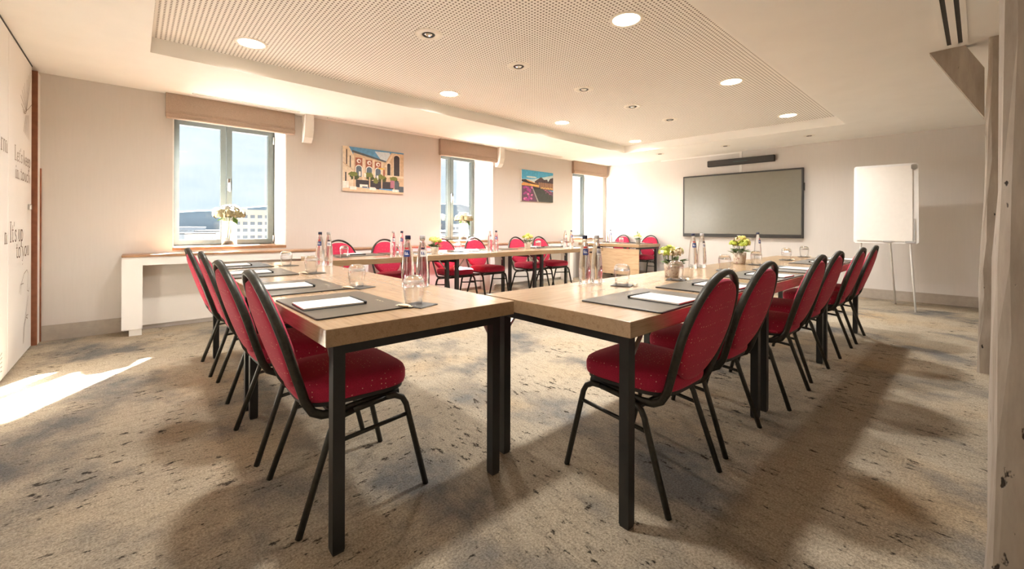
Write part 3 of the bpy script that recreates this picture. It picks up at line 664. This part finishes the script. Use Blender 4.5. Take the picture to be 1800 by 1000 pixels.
# ------------------------------------------------------------------ chairs
BK = Vector((0, -.15, .47)).normalized(); BN = Vector((0, .47, .15)).normalized(); B0 = Vector((0, -.192, .45))
def bp(x, s, n=0): return B0 + Vector((x, 0, 0)) + BK * s + BN * n
def hoop_w(s):
    if s < .22: return .182 + .026 * (s / .22)
    return .208 * math.sqrt(max(0, 1 - ((s - .22) / .273) ** 2))
def make_chair():
    t = thing('banquet_chair', '', 'chair')
    def outline(n=44, wf=.226, wb=.206, yf=.226, yb=-.205, e=4.0):
        o = []
        for i in range(n):
            a = 2 * math.pi * i / n; c, s = math.cos(a), math.sin(a)
            x = abs(c) ** (2 / e) * (1 if c > 0 else -1); y = abs(s) ** (2 / e) * (1 if s > 0 else -1)
            yy = (yf + yb) / 2 + y * (yf - yb) / 2; w = wb + (wf - wb) * (y + 1) / 2
            o.append((x * w, yy))
        return o
    O = outline()
    def lay(k, z, dome=0): return [(x * k, .003 + (y - .003) * k, z) for x, y in O]
    g = MB(); g.rings([lay(.93, .435), lay(.985, .441), lay(1, .455), lay(1, .485), lay(.975, .50), lay(.90, .511), lay(.6, .519), lay(.25, .523), lay(.02, .524)], True, True)
    g.build('seat', M['red'], t)
    g = MB(); g.rings([lay(.86, .418), lay(.95, .422), lay(.95, .436)], True, False); g.build('seat_board', M['board'], t)
    # backrest cushion: egg inside the hoop
    pts = []; N = 40
    for i in range(N):
        a = 2 * math.pi * i / N; s = .235 + (.227 if math.sin(a) > 0 else .215) * math.sin(a)
        c = abs(math.cos(a)) ** (.80 if math.sin(a) > 0 else .92) * (1 if math.cos(a) > 0 else -1)
        w = .198 * c
        hw = hoop_w(s) - .009
        w = max(-hw, min(hw, w)); pts.append((w, s))
    def bl(k, n): return [bp(x * k, .235 + (s - .235) * k, n) for x, s in pts]
    g = MB(); g.rings([bl(.02, -.026), bl(.5, -.026), bl(.85, -.022), bl(.97, -.014), bl(1, 0), bl(.97, .016), bl(.85, .027), bl(.5, .034), bl(.02, .035)], True, True)
    g.build('backrest', M['red'], t)
    # hoop running down into the seat rails
    path = [Vector((-.188, .165, .408)), Vector((-.188, .02, .398)), Vector((-.186, -.09, .388)), Vector((-.184, -.135, .392)), Vector((-.183, -.168, .410)), bp(-.182, .0)]
    for i in range(1, 8): s = .22 * i / 7; path.append(bp(-hoop_w(s), s))
    for i in range(1, 12):
        a = math.pi / 2 * i / 12; path.append(bp(-.208 * math.cos(a), .22 + .273 * math.sin(a)))
    path.append(bp(0, .493))
    full = path + [Vector((-p.x, p.y, p.z)) for p in reversed(path[:-1])]
    # flat oval tube: wide axis across the hoop's depth
    P = full; rg = []; n = 8
    for i, p in enumerate(P):
        tn = (P[min(i + 1, len(P) - 1)] - P[max(i - 1, 0)]).normalized()
        x_in = Vector((1, 0, 0)) if p.x < 0 else Vector((-1, 0, 0))
        a = BN if i > 3 and i < len(P) - 4 else Vector((0, .1, 1))
        if 3 < i < 8 or len(P) - 9 < i < len(P) - 4: a = tn.cross(Vector((1, 0, 0))) if p.x < 0 else tn.cross(Vector((1, 0, 0)))
        a = (a - tn * a.dot(tn)).normalized()
        if a.dot(BN) < 0: a = -a
        b_ = tn.cross(a)
        rg.append([p + a * .017 * math.cos(2 * math.pi * k / n + .39) + b_ * .0105 * math.sin(2 * math.pi * k / n + .39) for k in range(n)])
    g = MB(); g.rings(rg, True, True); g.build('back_frame', M['chair_steel'], t)
    for sx in (-1, 1):
        MB().tube([(sx * .230, .272, 0), (sx * .219, .198, .31), (sx * .217, .186, .36), (sx * .215, .170, .388), (sx * .213, .140, .403), (sx * .210, .10, .404)], .0125, 8).build('leg', M['chair_steel'], t)
        MB().tube([(sx * .230, -.226, 0), (sx * .215, -.128, .29), (sx * .213, -.114, .335), (sx * .211, -.098, .362), (sx * .210, -.070, .380), (sx * .209, -.03, .388)], .0125, 8).build('leg', M['chair_steel'], t)
        MB().tube([(sx * .210, .11, .404), (sx * .209, -.04, .387)], .0115, 8).build('seat_rail', M['chair_steel'], t)
        MB().tube([(sx * .219, .198, .318), (sx * .215, -.130, .285)], .0085, 8).build('stretcher', M['chair_steel'], t)
    MB().tube([(-.213, .15, .400), (.213, .15, .400)], .010, 8).build('cross_rail', M['chair_steel'], t)
    MB().tube([(-.21, -.085, .372), (.21, -.085, .372)], .010, 8).build('cross_rail', M['chair_steel'], t)
    return t
ch = Proto(make_chair); CG = 'red medallion back banquet chairs'
nth = ['nearest the camera', 'second from the camera', 'third from the camera', 'fourth from the camera', 'fifth from the camera', 'farthest from the camera']
for i, (x, y, r) in enumerate([(.660, 1.81, -1), (.640, 2.43, 1), (.660, 3.31, -1), (.640, 3.945, 0)]):
    ch.put('red chair along the left table row, ' + (nth[i] if i < 3 else nth[5]), 'chair', CG, (x, y, 0), R(-90 + r))
for i, (x, y, r) in enumerate([(1.72, 1.0, 0), (2.315, 1.025, 0), (3.14, .985, 1), (3.785, 1.01, -1), (4.62, 1.0, 0), (5.285, 1.0, 1)]):
    ch.put('red chair along the right table row, ' + nth[i], 'chair', CG, (x, y, 0), R(r))
wnth = ['first from the partition', 'second from the partition', 'third from the partition', 'fourth from the partition', 'fifth from the partition', 'last before the far corner']
WCX = [1.89, 2.48, 3.35, 3.95, 4.82, 5.40]
for i, x in enumerate(WCX):
    ch.put('red chair backed towards the windows, ' + wnth[i], 'chair', CG, (x, 4.93 + .02 * (i % 2), 0), R(180 + (3 if i == 0 else 0)))
for i, y in enumerate((5.40, 4.72)):
    ch.put('red chair behind the far corner table, ' + ['close to the corner window', 'farther from the corner window'][i], 'chair', CG, (7.93, y, 0), R(90))

# ------------------------------------------------------------------ place settings
def make_pad():
    t = thing('desk_pad', '', 'desk pad')
    W, D = .265, .187
    def rr(w, d, r, z):
        o = []
        for cx, cy, a0 in ((w - r, d - r, 0), (-w + r, d - r, 90), (-w + r, -d + r, 180), (w - r, -d + r, 270)):
            o += [(cx + r * math.cos(R(a0 + 22.5 * i)), cy + r * math.sin(R(a0 + 22.5 * i)), z) for i in range(5)]
        return o
    g = MB(); g.rings([rr(W, D, .012, 0), rr(W, D, .012, .005)], True, False); g.build('base', M['pad_edge'], t)
    g = MB(); g.rings([rr(W - .0015, D - .0015, .011, .0045), rr(W - .003, D - .003, .011, .0062)], True, False); g.build('leather_sheet', M['pad'], t)
    g = MB(); ribbon(g, [(-.035, 0), (-.02, .006), (-.012, -.004), (0, .005), (.012, -.003), (.022, .004), (.036, .001)], .004, lambda a, b_: (a + .06, b_ + D - .05, .0065)); g.build('gold_print', M['gold'], t)
    return t
def make_note():
    t = thing('notepad', '', 'notepad')
    MB().rbox(-.088, .088, -.12, .122, 0, .003, .0015).build('backing', M['pad_edge'], t)
    MB().rbox(-.084, .084, -.119, .112, .003, .009, .001).build('paper_block', M['paper'], t)
    MB().tube([(-.088, .117, .008), (.088, .117, .008)], .0055, 8).build('pen', M['pad_edge'], t)
    return t
def make_coaster():
    t = thing('coaster', '', 'coaster')
    MB().rbox(-.055, .055, -.055, .055, 0, .004, .002).build('mat', M['coaster'], t)
    g = MB(); g.box(-.051, .051, -.051, -.0495, .004, .0044); g.box(-.051, .051, .0495, .051, .004, .0044); g.box(-.051, -.0495, -.05, .05, .004, .0044); g.box(.0495, .051, -.05, .05, .004, .0044); g.build('stitching', M['pad_edge'], t)
    return t
def make_tumbler():
    # upside-down tumbler: wide shoulder, thick base on top, narrowing to the rim
    t = thing('glass_tumbler', '', 'tumbler')
    fix_normals(MB().lathe([(.0325, 0), (.0345, 0), (.039, .03), (.0428, .06), (.0445, .078), (.0438, .092), (.0395, .106), (.031, .1155), (.019, .119), (.0005, .1195)], n=28).build('wall', M['tumbler'], t))
    fix_normals(MB().lathe([(.0005, .092), (.02, .092), (.034, .088), (.0405, .082), (.0425, .086), (.042, .094), (.038, .105), (.030, .114), (.018, .1175), (.0005, .118)], n=28).build('thick_base', M['bottle'], t))
    return t
def make_sweet():
    t = thing('wrapped_biscuit', '', 'biscuit')
    g = MB(); n = 10; rg = []
    for i in range(7):
        x = -.026 + .052 * i / 6; k = math.sin(math.pi * (i + .6) / 7.2)
        rg.append([(x, .013 * (.55 + .45 * k) * math.cos(2 * math.pi * j / n), .006 + .0058 * k * math.sin(2 * math.pi * j / n)) for j in range(n)])
    g.rings(rg, True, True); g.build('wrapper', M['sweet'], t)
    for s in (-1, 1):
        g = MB(); g.add([(s * .025, -.009, .003), (s * .025, .009, .003), (s * .036, .014, .005), (s * .037, 0, .002), (s * .036, -.014, .005), (s * .025, 0, .009)], [(0, 1, 5), (1, 2, 3, 5), (5, 3, 4, 0), (0, 4, 3, 2, 1)]); fix_normals(g.build('twist', M['sweet'], t))
    return t
pp, pn, pc, pt, ps = Proto(make_pad), Proto(make_note), Proto(make_coaster), Proto(make_tumbler), Proto(make_sweet)
def setting(where, cx, cy, rz, tumb=None, sweet=True, note=True, jit=0):
    """rz: direction the sitter looks is local +y"""
    m3 = Matrix.Rotation(rz, 3, 'Z'); L = lambda x, y: m3 @ Vector((x, y, 0)) + Vector((cx, cy, 0))
    q = L(0, 0); pp.put('leather desk pad ' + where, 'desk pad', 'leather desk pads', (q.x, q.y, TZ), rz + jit)
    if note:
        q = L(.012, -.055); pn.put('white notepad ' + where, 'notepad', 'notepads on the desk pads', (q.x, q.y, TZ + .0065), rz + jit - .04)
    tx, ty = tumb if tumb else L(.20, .265)[:2]
    q = Vector((tx, ty, 0)); d = m3 @ Vector((.025, .012, 0)); 
    pc.put('dark square coaster ' + where, 'coaster', 'leather coasters', (q.x + d.x, q.y + d.y, TZ), rz + R(20))
    pt.put('upturned glass tumbler ' + where, 'tumbler', 'upturned tumblers', (q.x, q.y, TZ + .0046), 0)
    if sweet:
        d = m3 @ Vector((.066, -.042, 0)) if rz < 0.1 and rz > -.1 else m3 @ Vector((.03, -.058, 0))
        ps.put('cream wrapped biscuit ' + where, 'biscuit', 'wrapped biscuits', (q.x + d.x, q.y + d.y, TZ + .0042), rz + R(25))
for i, (y, tm) in enumerate([(1.792, (.867, 1.573)), (2.45, (.889, 2.228)), (3.335, (.922, 3.11)), (4.045, (.94, 3.83))]):
    setting('at the left row place ' + (nth[i] if i < 3 else nth[5]), .652, y, R(-90), tm, jit=R([1, 0, -1, 1][i]))
for i, (x, tm) in enumerate([(1.735, (2.012, 1.324)), (2.37, (2.486, 1.25)), (3.15, (3.326, 1.288)), (3.835, (4.05, 1.305)), (4.755, (4.89, 1.30)), (5.36, (5.58, 1.31))]):
    setting('at the right row place ' + nth[i], x, .995, 0, tm, jit=R([2, 1, -1, 0, 1, 0][i]))
for i, x in enumerate(WCX):
    setting('at the window row place ' + wnth[i], x, 4.725, R(180), (x - .23, 4.50), sweet=False, note=i not in (2, 3))
for i, y in enumerate((5.40, 4.72)):
    setting('on the far corner table ' + ['nearer the corner window', 'at its free end'][i], 7.73, y + .02, R(90), (7.45, y + .2), sweet=False)
# loose papers on the window row
def make_doc():
    t = thing('printed_sheet', '', 'paper sheet')
    MB().rbox(-.105, .105, -.148, .148, 0, .002, .0008).build('sheet', M['paper'], t)
    g = MB()
    for k in range(9): g.box(-.085, .085 - .05 * (k % 3 == 2), .11 - k * .026, .117 - k * .026, .002, .0022)
    g.build('printed_lines', M['blue'], t); return t
pd = Proto(make_doc)
for i, (x, y, r) in enumerate([(2.62, 4.40, 80), (2.98, 4.34, 95), (3.30, 4.36, 84), (3.66, 4.55, 92)]):
    pd.put('printed white sheet on the window row, %s from the left' % onm[i], 'paper sheet', 'printed sheets', (x, y, TZ), R(r))
# leaflet folder on the corner ledge
o = MB().rbox(7.10, 7.42, 5.93, 6.15, SILL + .012, SILL + .03, .003).build('document_folder', M['offwhite']); tag(o, 'pale document folder lying on the corner window sill', 'folder')

# ------------------------------------------------------------------ bottles
def make_bottle(cap):
    t = thing('water_bottle', '', 'bottle')
    prof = [(.0005, 0), (.030, 0), (.0335, .006), (.033, .045), (.0345, .06), (.0335, .10), (.030, .15), (.024, .20), (.0165, .235), (.0135, .247), (.0132, .258)]
    o = MB().lathe(prof + [(.0005, .258)], n=20).build('glass', M['bottle'], t); fix_normals(o)
    MB().lathe([(.0005, .258), (.0152, .258), (.0155, .262), (.0152, .276), (.013, .279), (.0005, .279)], n=16).build('cap', M['navy'] if cap else M['cap_grey'], t)
    # printed badge: blue square with a white mark, on the curved shoulder
    g = MB()
    def patch(a0, a1, z0_, z1_, k):
        n = 6; rad = lambda z: .0340 - (z - .10) * (.0040 / .05) if z < .15 else .0302 - (z - .15) * (.006 / .05)
        g.rings([[((rad(z) + .0006) * math.cos(R(a0 + (a1 - a0) * i / n)), (rad(z) + .0006) * math.sin(R(a0 + (a1 - a0) * i / n)), z) for i in range(n + 1)] for z in (z0_, (z0_ + z1_) / 2, z1_)], False, True, closed=False)
    patch(195, 262, .165, .20, 0); g2 = g; lab = g.build('badge', M['blue'] if cap else M['label_white'], t)
    g = MB(); patch(205, 250, .176, .180, 0); patch(205, 215, .176, .192, 0); patch(228, 236, .176, .190, 0); g.build('badge_mark', M['label_white'] if cap else M['blue'], lab)
    g = MB(); patch(200, 250, .205, .214, 0); g.build('neck_print', M['redp'] if cap else M['navy'], t)
    return t
pb = [Proto(lambda: make_bottle(False)), Proto(lambda: make_bottle(True))]
def pair(where, ax, ay, bx, by, r=0):
    pb[1].put('clear water bottle with navy cap ' + where, 'bottle', 'water bottles', (ax, ay, TZ), r)
    pb[0].put('clear water bottle with pale cap ' + where, 'bottle', 'water bottles', (bx, by, TZ), r + .4)
pair('on the front table of the left row', 1.10, 2.06, 1.165, 2.02)
pair('on the nearest table of the right row', 1.965, 1.545, 2.025, 1.505)
pair('on the rear table of the left row', 1.165, 3.70, 1.20, 3.60, .2)
pair('at the left end of the window row', 2.19, 4.24, 2.07, 4.20, .1)
pair('in the middle of the window row', 3.575, 4.285, 3.49, 4.31, .1)
pair('at the right end of the window row', 5.20, 4.36, 5.11, 4.41, .1)
pair('on the far corner table', 7.62, 5.30, 7.66, 5.42, .1)
pair('on the middle table of the right row', 3.40, 1.565, 3.45, 1.515)
pb[1].put('clear water bottle with navy cap on the farthest table of the right row', 'bottle', 'water bottles', (4.87, 1.555, TZ), .3)

# ------------------------------------------------------------------ plants and vases
def petals(mb, c, r, n, rnd, up=.6):
    """a flower head: small bent petals around a centre"""
    c = Vector(c)
    for i in range(n):
        d = Vector((rnd.gauss(0, 1), rnd.gauss(0, 1), abs(rnd.gauss(0, 1)) * up + rnd.uniform(-.3, .4))).normalized()
        p = c + d * r * rnd.uniform(.75, 1.0); a = d.orthogonal().normalized(); a.rotate(Matrix.Rotation(rnd.uniform(0, 6.3), 3, d)); b_ = d.cross(a); w = r * rnd.uniform(.30, .48)
        mb.add([p - a * w - b_ * w * .5 - d * w * .3, p + a * w * .1 - b_ * w * .9, p + a * w - b_ * w * .3 - d * w * .25, p + a * w * .8 + b_ * w * .8 + d * w * .1, p - a * w * .5 + b_ * w * .9], [(0, 1, 2, 3, 4)])
    return mb
def leaf(mb, a, d, L, w, nrm):
    a = Vector(a); d = Vector(d).normalized(); n = Vector(nrm); x = d.cross(n).normalized(); n = x.cross(d)
    mid = a + d * L * .5 - n * L * .06; tip = a + d * L - n * L * .22
    mb.add([a, mid + x * w, tip, mid - x * w, mid - n * w * .35], [(0, 1, 4), (1, 2, 4), (2, 3, 4), (3, 0, 4)])
def flower_pot(label, x, y, kind, seed, hpot=.088, s=1.0):
    rnd = random.Random(seed); t = thing('flower_pot', label, 'potted flowers', (x, y, TZ), rnd.uniform(0, 6), 'small flower pots on the tables')
    r = .050 * s
    po = MB().lathe([(.0005, 0), (r * .78, 0), (r * .84, .006), (r * .97, hpot * .6), (r, hpot), (r * .93, hpot), (r * .88, hpot - .012), (.0005, hpot - .014)], n=24).build('pot', M['pot'] if kind != 'grey' else M['grey_metal'], t); fix_normals(po)
    heads = []; gr = MB(); dk_ = MB()
    if kind == 'yellow': spec = [('petal_y', .034, 7), ('petal_g', .026, 7), ('petal_w', .026, 3)]
    elif kind == 'mixed': spec = [('petal_w', .028, 8), ('petal_g', .030, 6), ('petal_y', .020, 3)]
    else: spec = [('petal_y', .026, 6), ('petal_w', .020, 3)]
    k = 0
    for mname, rad, n in spec:
        for i in range(n):
            a = rnd.uniform(0, 6.283); q = math.sqrt(rnd.random()) * .068 * s; z = hpot + .035 + .075 * s * (1 - (q / (.08 * s)) ** 2) * rnd.uniform(.7, 1.15)
            c = (q * math.cos(a), q * math.sin(a), z)
            petals(MB_ := MB(), c, rad * s, 26, rnd).build('bloom', M[mname], t)
            MB().tube([(c[0] * .3, c[1] * .3, hpot - .012), (c[0] * .8, c[1] * .8, hpot + .02), c], .0018, 5).build('stem', M['stem'], t)
    for i in range(26):
        a = rnd.uniform(0, 6.283); q = rnd.uniform(.015, .05) * s; d = (math.cos(a), math.sin(a), rnd.uniform(.1, .9))
        leaf(gr if i % 2 else dk_, (q * math.cos(a), q * math.sin(a), hpot - .01 + rnd.uniform(0, .03)), d, rnd.uniform(.045, .07) * s, .017 * s, (0, 0, 1))
    gr.build('leaves', M['leaf'], t); dk_.build('leaves', M['leaf_dark'], t)
    if kind == 'grey':
        for q in range(4): leaf(gr2 := MB(), (0, .01 * q, hpot + .06 + .02 * q), (rnd.uniform(-.5, .5), rnd.uniform(-.5, .5), 1), .06, .014, (1, 0, 0)); gr2.build('leaf', M['leaf'], t)
    return t
flower_pot('pot of cream and lime blooms on the nearest right-row table', 2.667, 1.37, 'mixed', 11, .088)
flower_pot('floral pot of bright yellow blooms on the middle right-row table', 4.10, 1.46, 'yellow', 12, .10, 1.12)
flower_pot('pot of yellow blooms towards the left of the window row', 2.66, 4.33, 'yellow', 13, .09)
flower_pot('pot of pale yellow blooms towards the right of the window row', 4.46, 4.60, 'yellow', 14, .10)
flower_pot('grey pot with a tall sprig on the far corner table', 7.40, 4.50, 'grey', 15, .085, .95)
def hyd_vase(label, x, y, z, seed):
    rnd = random.Random(seed); t = thing('flower_vase', label, 'vase', (x, y, z), 0, 'hydrangea vases on the sills')
    Hh = .30; r = .078
    o = MB().lathe([(.0005, 0), (r - .004, 0), (r, .004), (r, Hh), (r - .004, Hh), (r - .004, .018), (.0005, .018)], n=28).build('glass', M['vase'], t); fix_normals(o)
    MB().lathe([(.0005, .019), (r - .006, .019), (r - .006, .055), (.03, .075), (.0005, .07)], n=20).build('gravel', M['gravel'], t)
    for i in range(7):
        a = i * .9; MB().tube([(.02 * math.cos(a), .02 * math.sin(a), .06), (.045 * math.cos(a + 1), .045 * math.sin(a + 1), Hh), (.10 * math.cos(a + 1), .10 * math.sin(a + 1), Hh + .06)], .004, 6).build('stem', M['stem'], t)
        petals(MB_ := MB(), (.102 * math.cos(a + 1), .102 * math.sin(a + 1), Hh + .075), .070, 90, rnd, .9).build('bloom', M['hyd'], t)
    for i in range(3): petals(MB_ := MB(), (.045 * math.cos(i * 2.1), .045 * math.sin(i * 2.1), Hh + .125), .070, 90, rnd, .9).build('bloom', M['hyd_w'], t)
    g = MB(); leaf(g, (.03, -.06, Hh + .05), (.25, -.5, -.6), .11, .03, (0, -1, .3)); leaf(g, (-.06, -.03, Hh + .04), (-.6, -.3, -.2), .09, .026, (0, 0, 1)); g.build('leaves', M['leaf'], t)
hyd_vase('glass vase of cream hydrangeas on the sill nearest the partition', .862, 6.07, SILL + .012, 21)
hyd_vase('glass vase of cream hydrangeas on the middle window sill', 4.33, 6.09, SILL + .012, 22)

# ------------------------------------------------------------------ outside: hill, town, buildings seen through the panes
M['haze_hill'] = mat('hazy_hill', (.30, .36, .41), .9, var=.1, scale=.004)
M['roofs'] = mat('town_ground', (.05, .052, .055), .9, var=.5, scale=.03)
M['b_beige'] = mat('beige_render', (.50, .42, .32), .85, var=.06, scale=.3)
M['b_white'] = mat('white_render', (.45, .46, .46), .85, var=.08, scale=.3)
M['b_grey'] = mat('grey_cladding', (.20, .22, .24), .7, var=.15, scale=.2)
M['b_win'] = mat('facade_glass', (.16, .17, .18), .3, var=.2, scale=.5)
M['tile'] = mat('roof_tiles', (.06, .055, .052), .9, var=.25, scale=.3)
GZ = -16.0
o = MB().box(-900, 2600, 20, 3000, GZ - 1, GZ).build('ground', M['roofs'], kind='structure')
g = MB(); n = 60; rg = []
for j in range(4):
    row = []
    for i in range(n + 1):
        x = -1500 + 5200 * i / n; hgt = 115 + 28 * math.sin(i * .21 + 1) + 14 * math.sin(i * .63) + 6 * math.sin(i * 1.7)
        row.append((x, 2500 + j * 25 - x * .35, GZ + [0, hgt * .62, hgt * .92, hgt][j]))
    rg.append(row)
g.rings(rg, False, True, closed=False); o = fix_normals(g.build('hill', M['haze_hill'], kind='structure'))
def world_at(u, dist):
    d = ray(u, CY); d.z = 0; d.normalize(); return d * dist
def facade_box(name, label, u, dist, w, dpt, ztop, mt, rows, cols, yaw=0, roofm=None, wh=1.4, ww_=1.5, group=None):
    c = world_at(u, dist); a = math.atan2(c.y, c.x) - math.pi / 2 + yaw
    t = thing(name, label, 'building', (c.x, c.y, GZ), a, group)
    H = ztop - GZ
    MB().box(-w / 2, w / 2, 0, dpt, 0, H).build('wall', mt, t)
    MB().box(-w / 2 - .3, w / 2 + .3, -.3, dpt + .3, H, H + .5).build('roof', roofm or mt, t)
    for r_ in range(rows):
        for k in range(cols):
            x = -w / 2 + (k + .5) * w / cols; z = H - 2.2 - r_ * 2.75
            wi = MB().box(x - ww_ / 2, x + ww_ / 2, -.12, .05, z - wh / 2, z + wh / 2).build('window', M['b_win'], t)
            MB().box(x - ww_ / 2, x + ww_ / 2, -.3, .05, z - wh / 2 - .2, z - wh / 2).build('window_sill', M['b_white'], wi)
    return t
bt = facade_box('apartment_building', 'beige apartment block with window rows seen through the first window', 444, 200, 13, 14, 7.2, M['b_beige'], 5, 5, .25, wh=1.3, ww_=1.6)
MB().box(-6.5, -1.5, 2, 9, 23.2, 24.6).build('stair_head', M['b_beige'], bt)
facade_box('low_building', 'long dark grey low building far left through the first window', 332, 330, 17, 14, .2, M['b_grey'], 1, 8, .1, M['b_white'], 1.2, 1.6)
facade_box('town_house', 'pale town house roofs below the dark building', 352, 240, 12, 12, -2.6, M['b_white'], 1, 4, .4, M['tile'])
facade_box('town_house', 'low white house at the foot of the beige block', 415, 170, 9, 10, -4.6, M['b_white'], 1, 4, -.3, M['tile'])
facade_box('town_house', 'grey roofed house in front of the hill, first window', 372, 280, 15, 12, -1.9, M['b_grey'], 1, 5, -.2, M['tile'])
facade_box('town_house', 'pale house seen low through the middle window', 790, 190, 12, 12, -1.6, M['b_white'], 2, 4, .3, M['tile'])
facade_box('apartment_building', 'hazy apartment block seen through the middle window', 808, 260, 10, 12, 2.4, M['b_white'], 3, 4, .2)
facade_box('town_house', 'grey roofed house seen low through the corner window', 1013, 230, 11, 12, -1.2, M['b_grey'], 1, 4, .1, M['tile'])
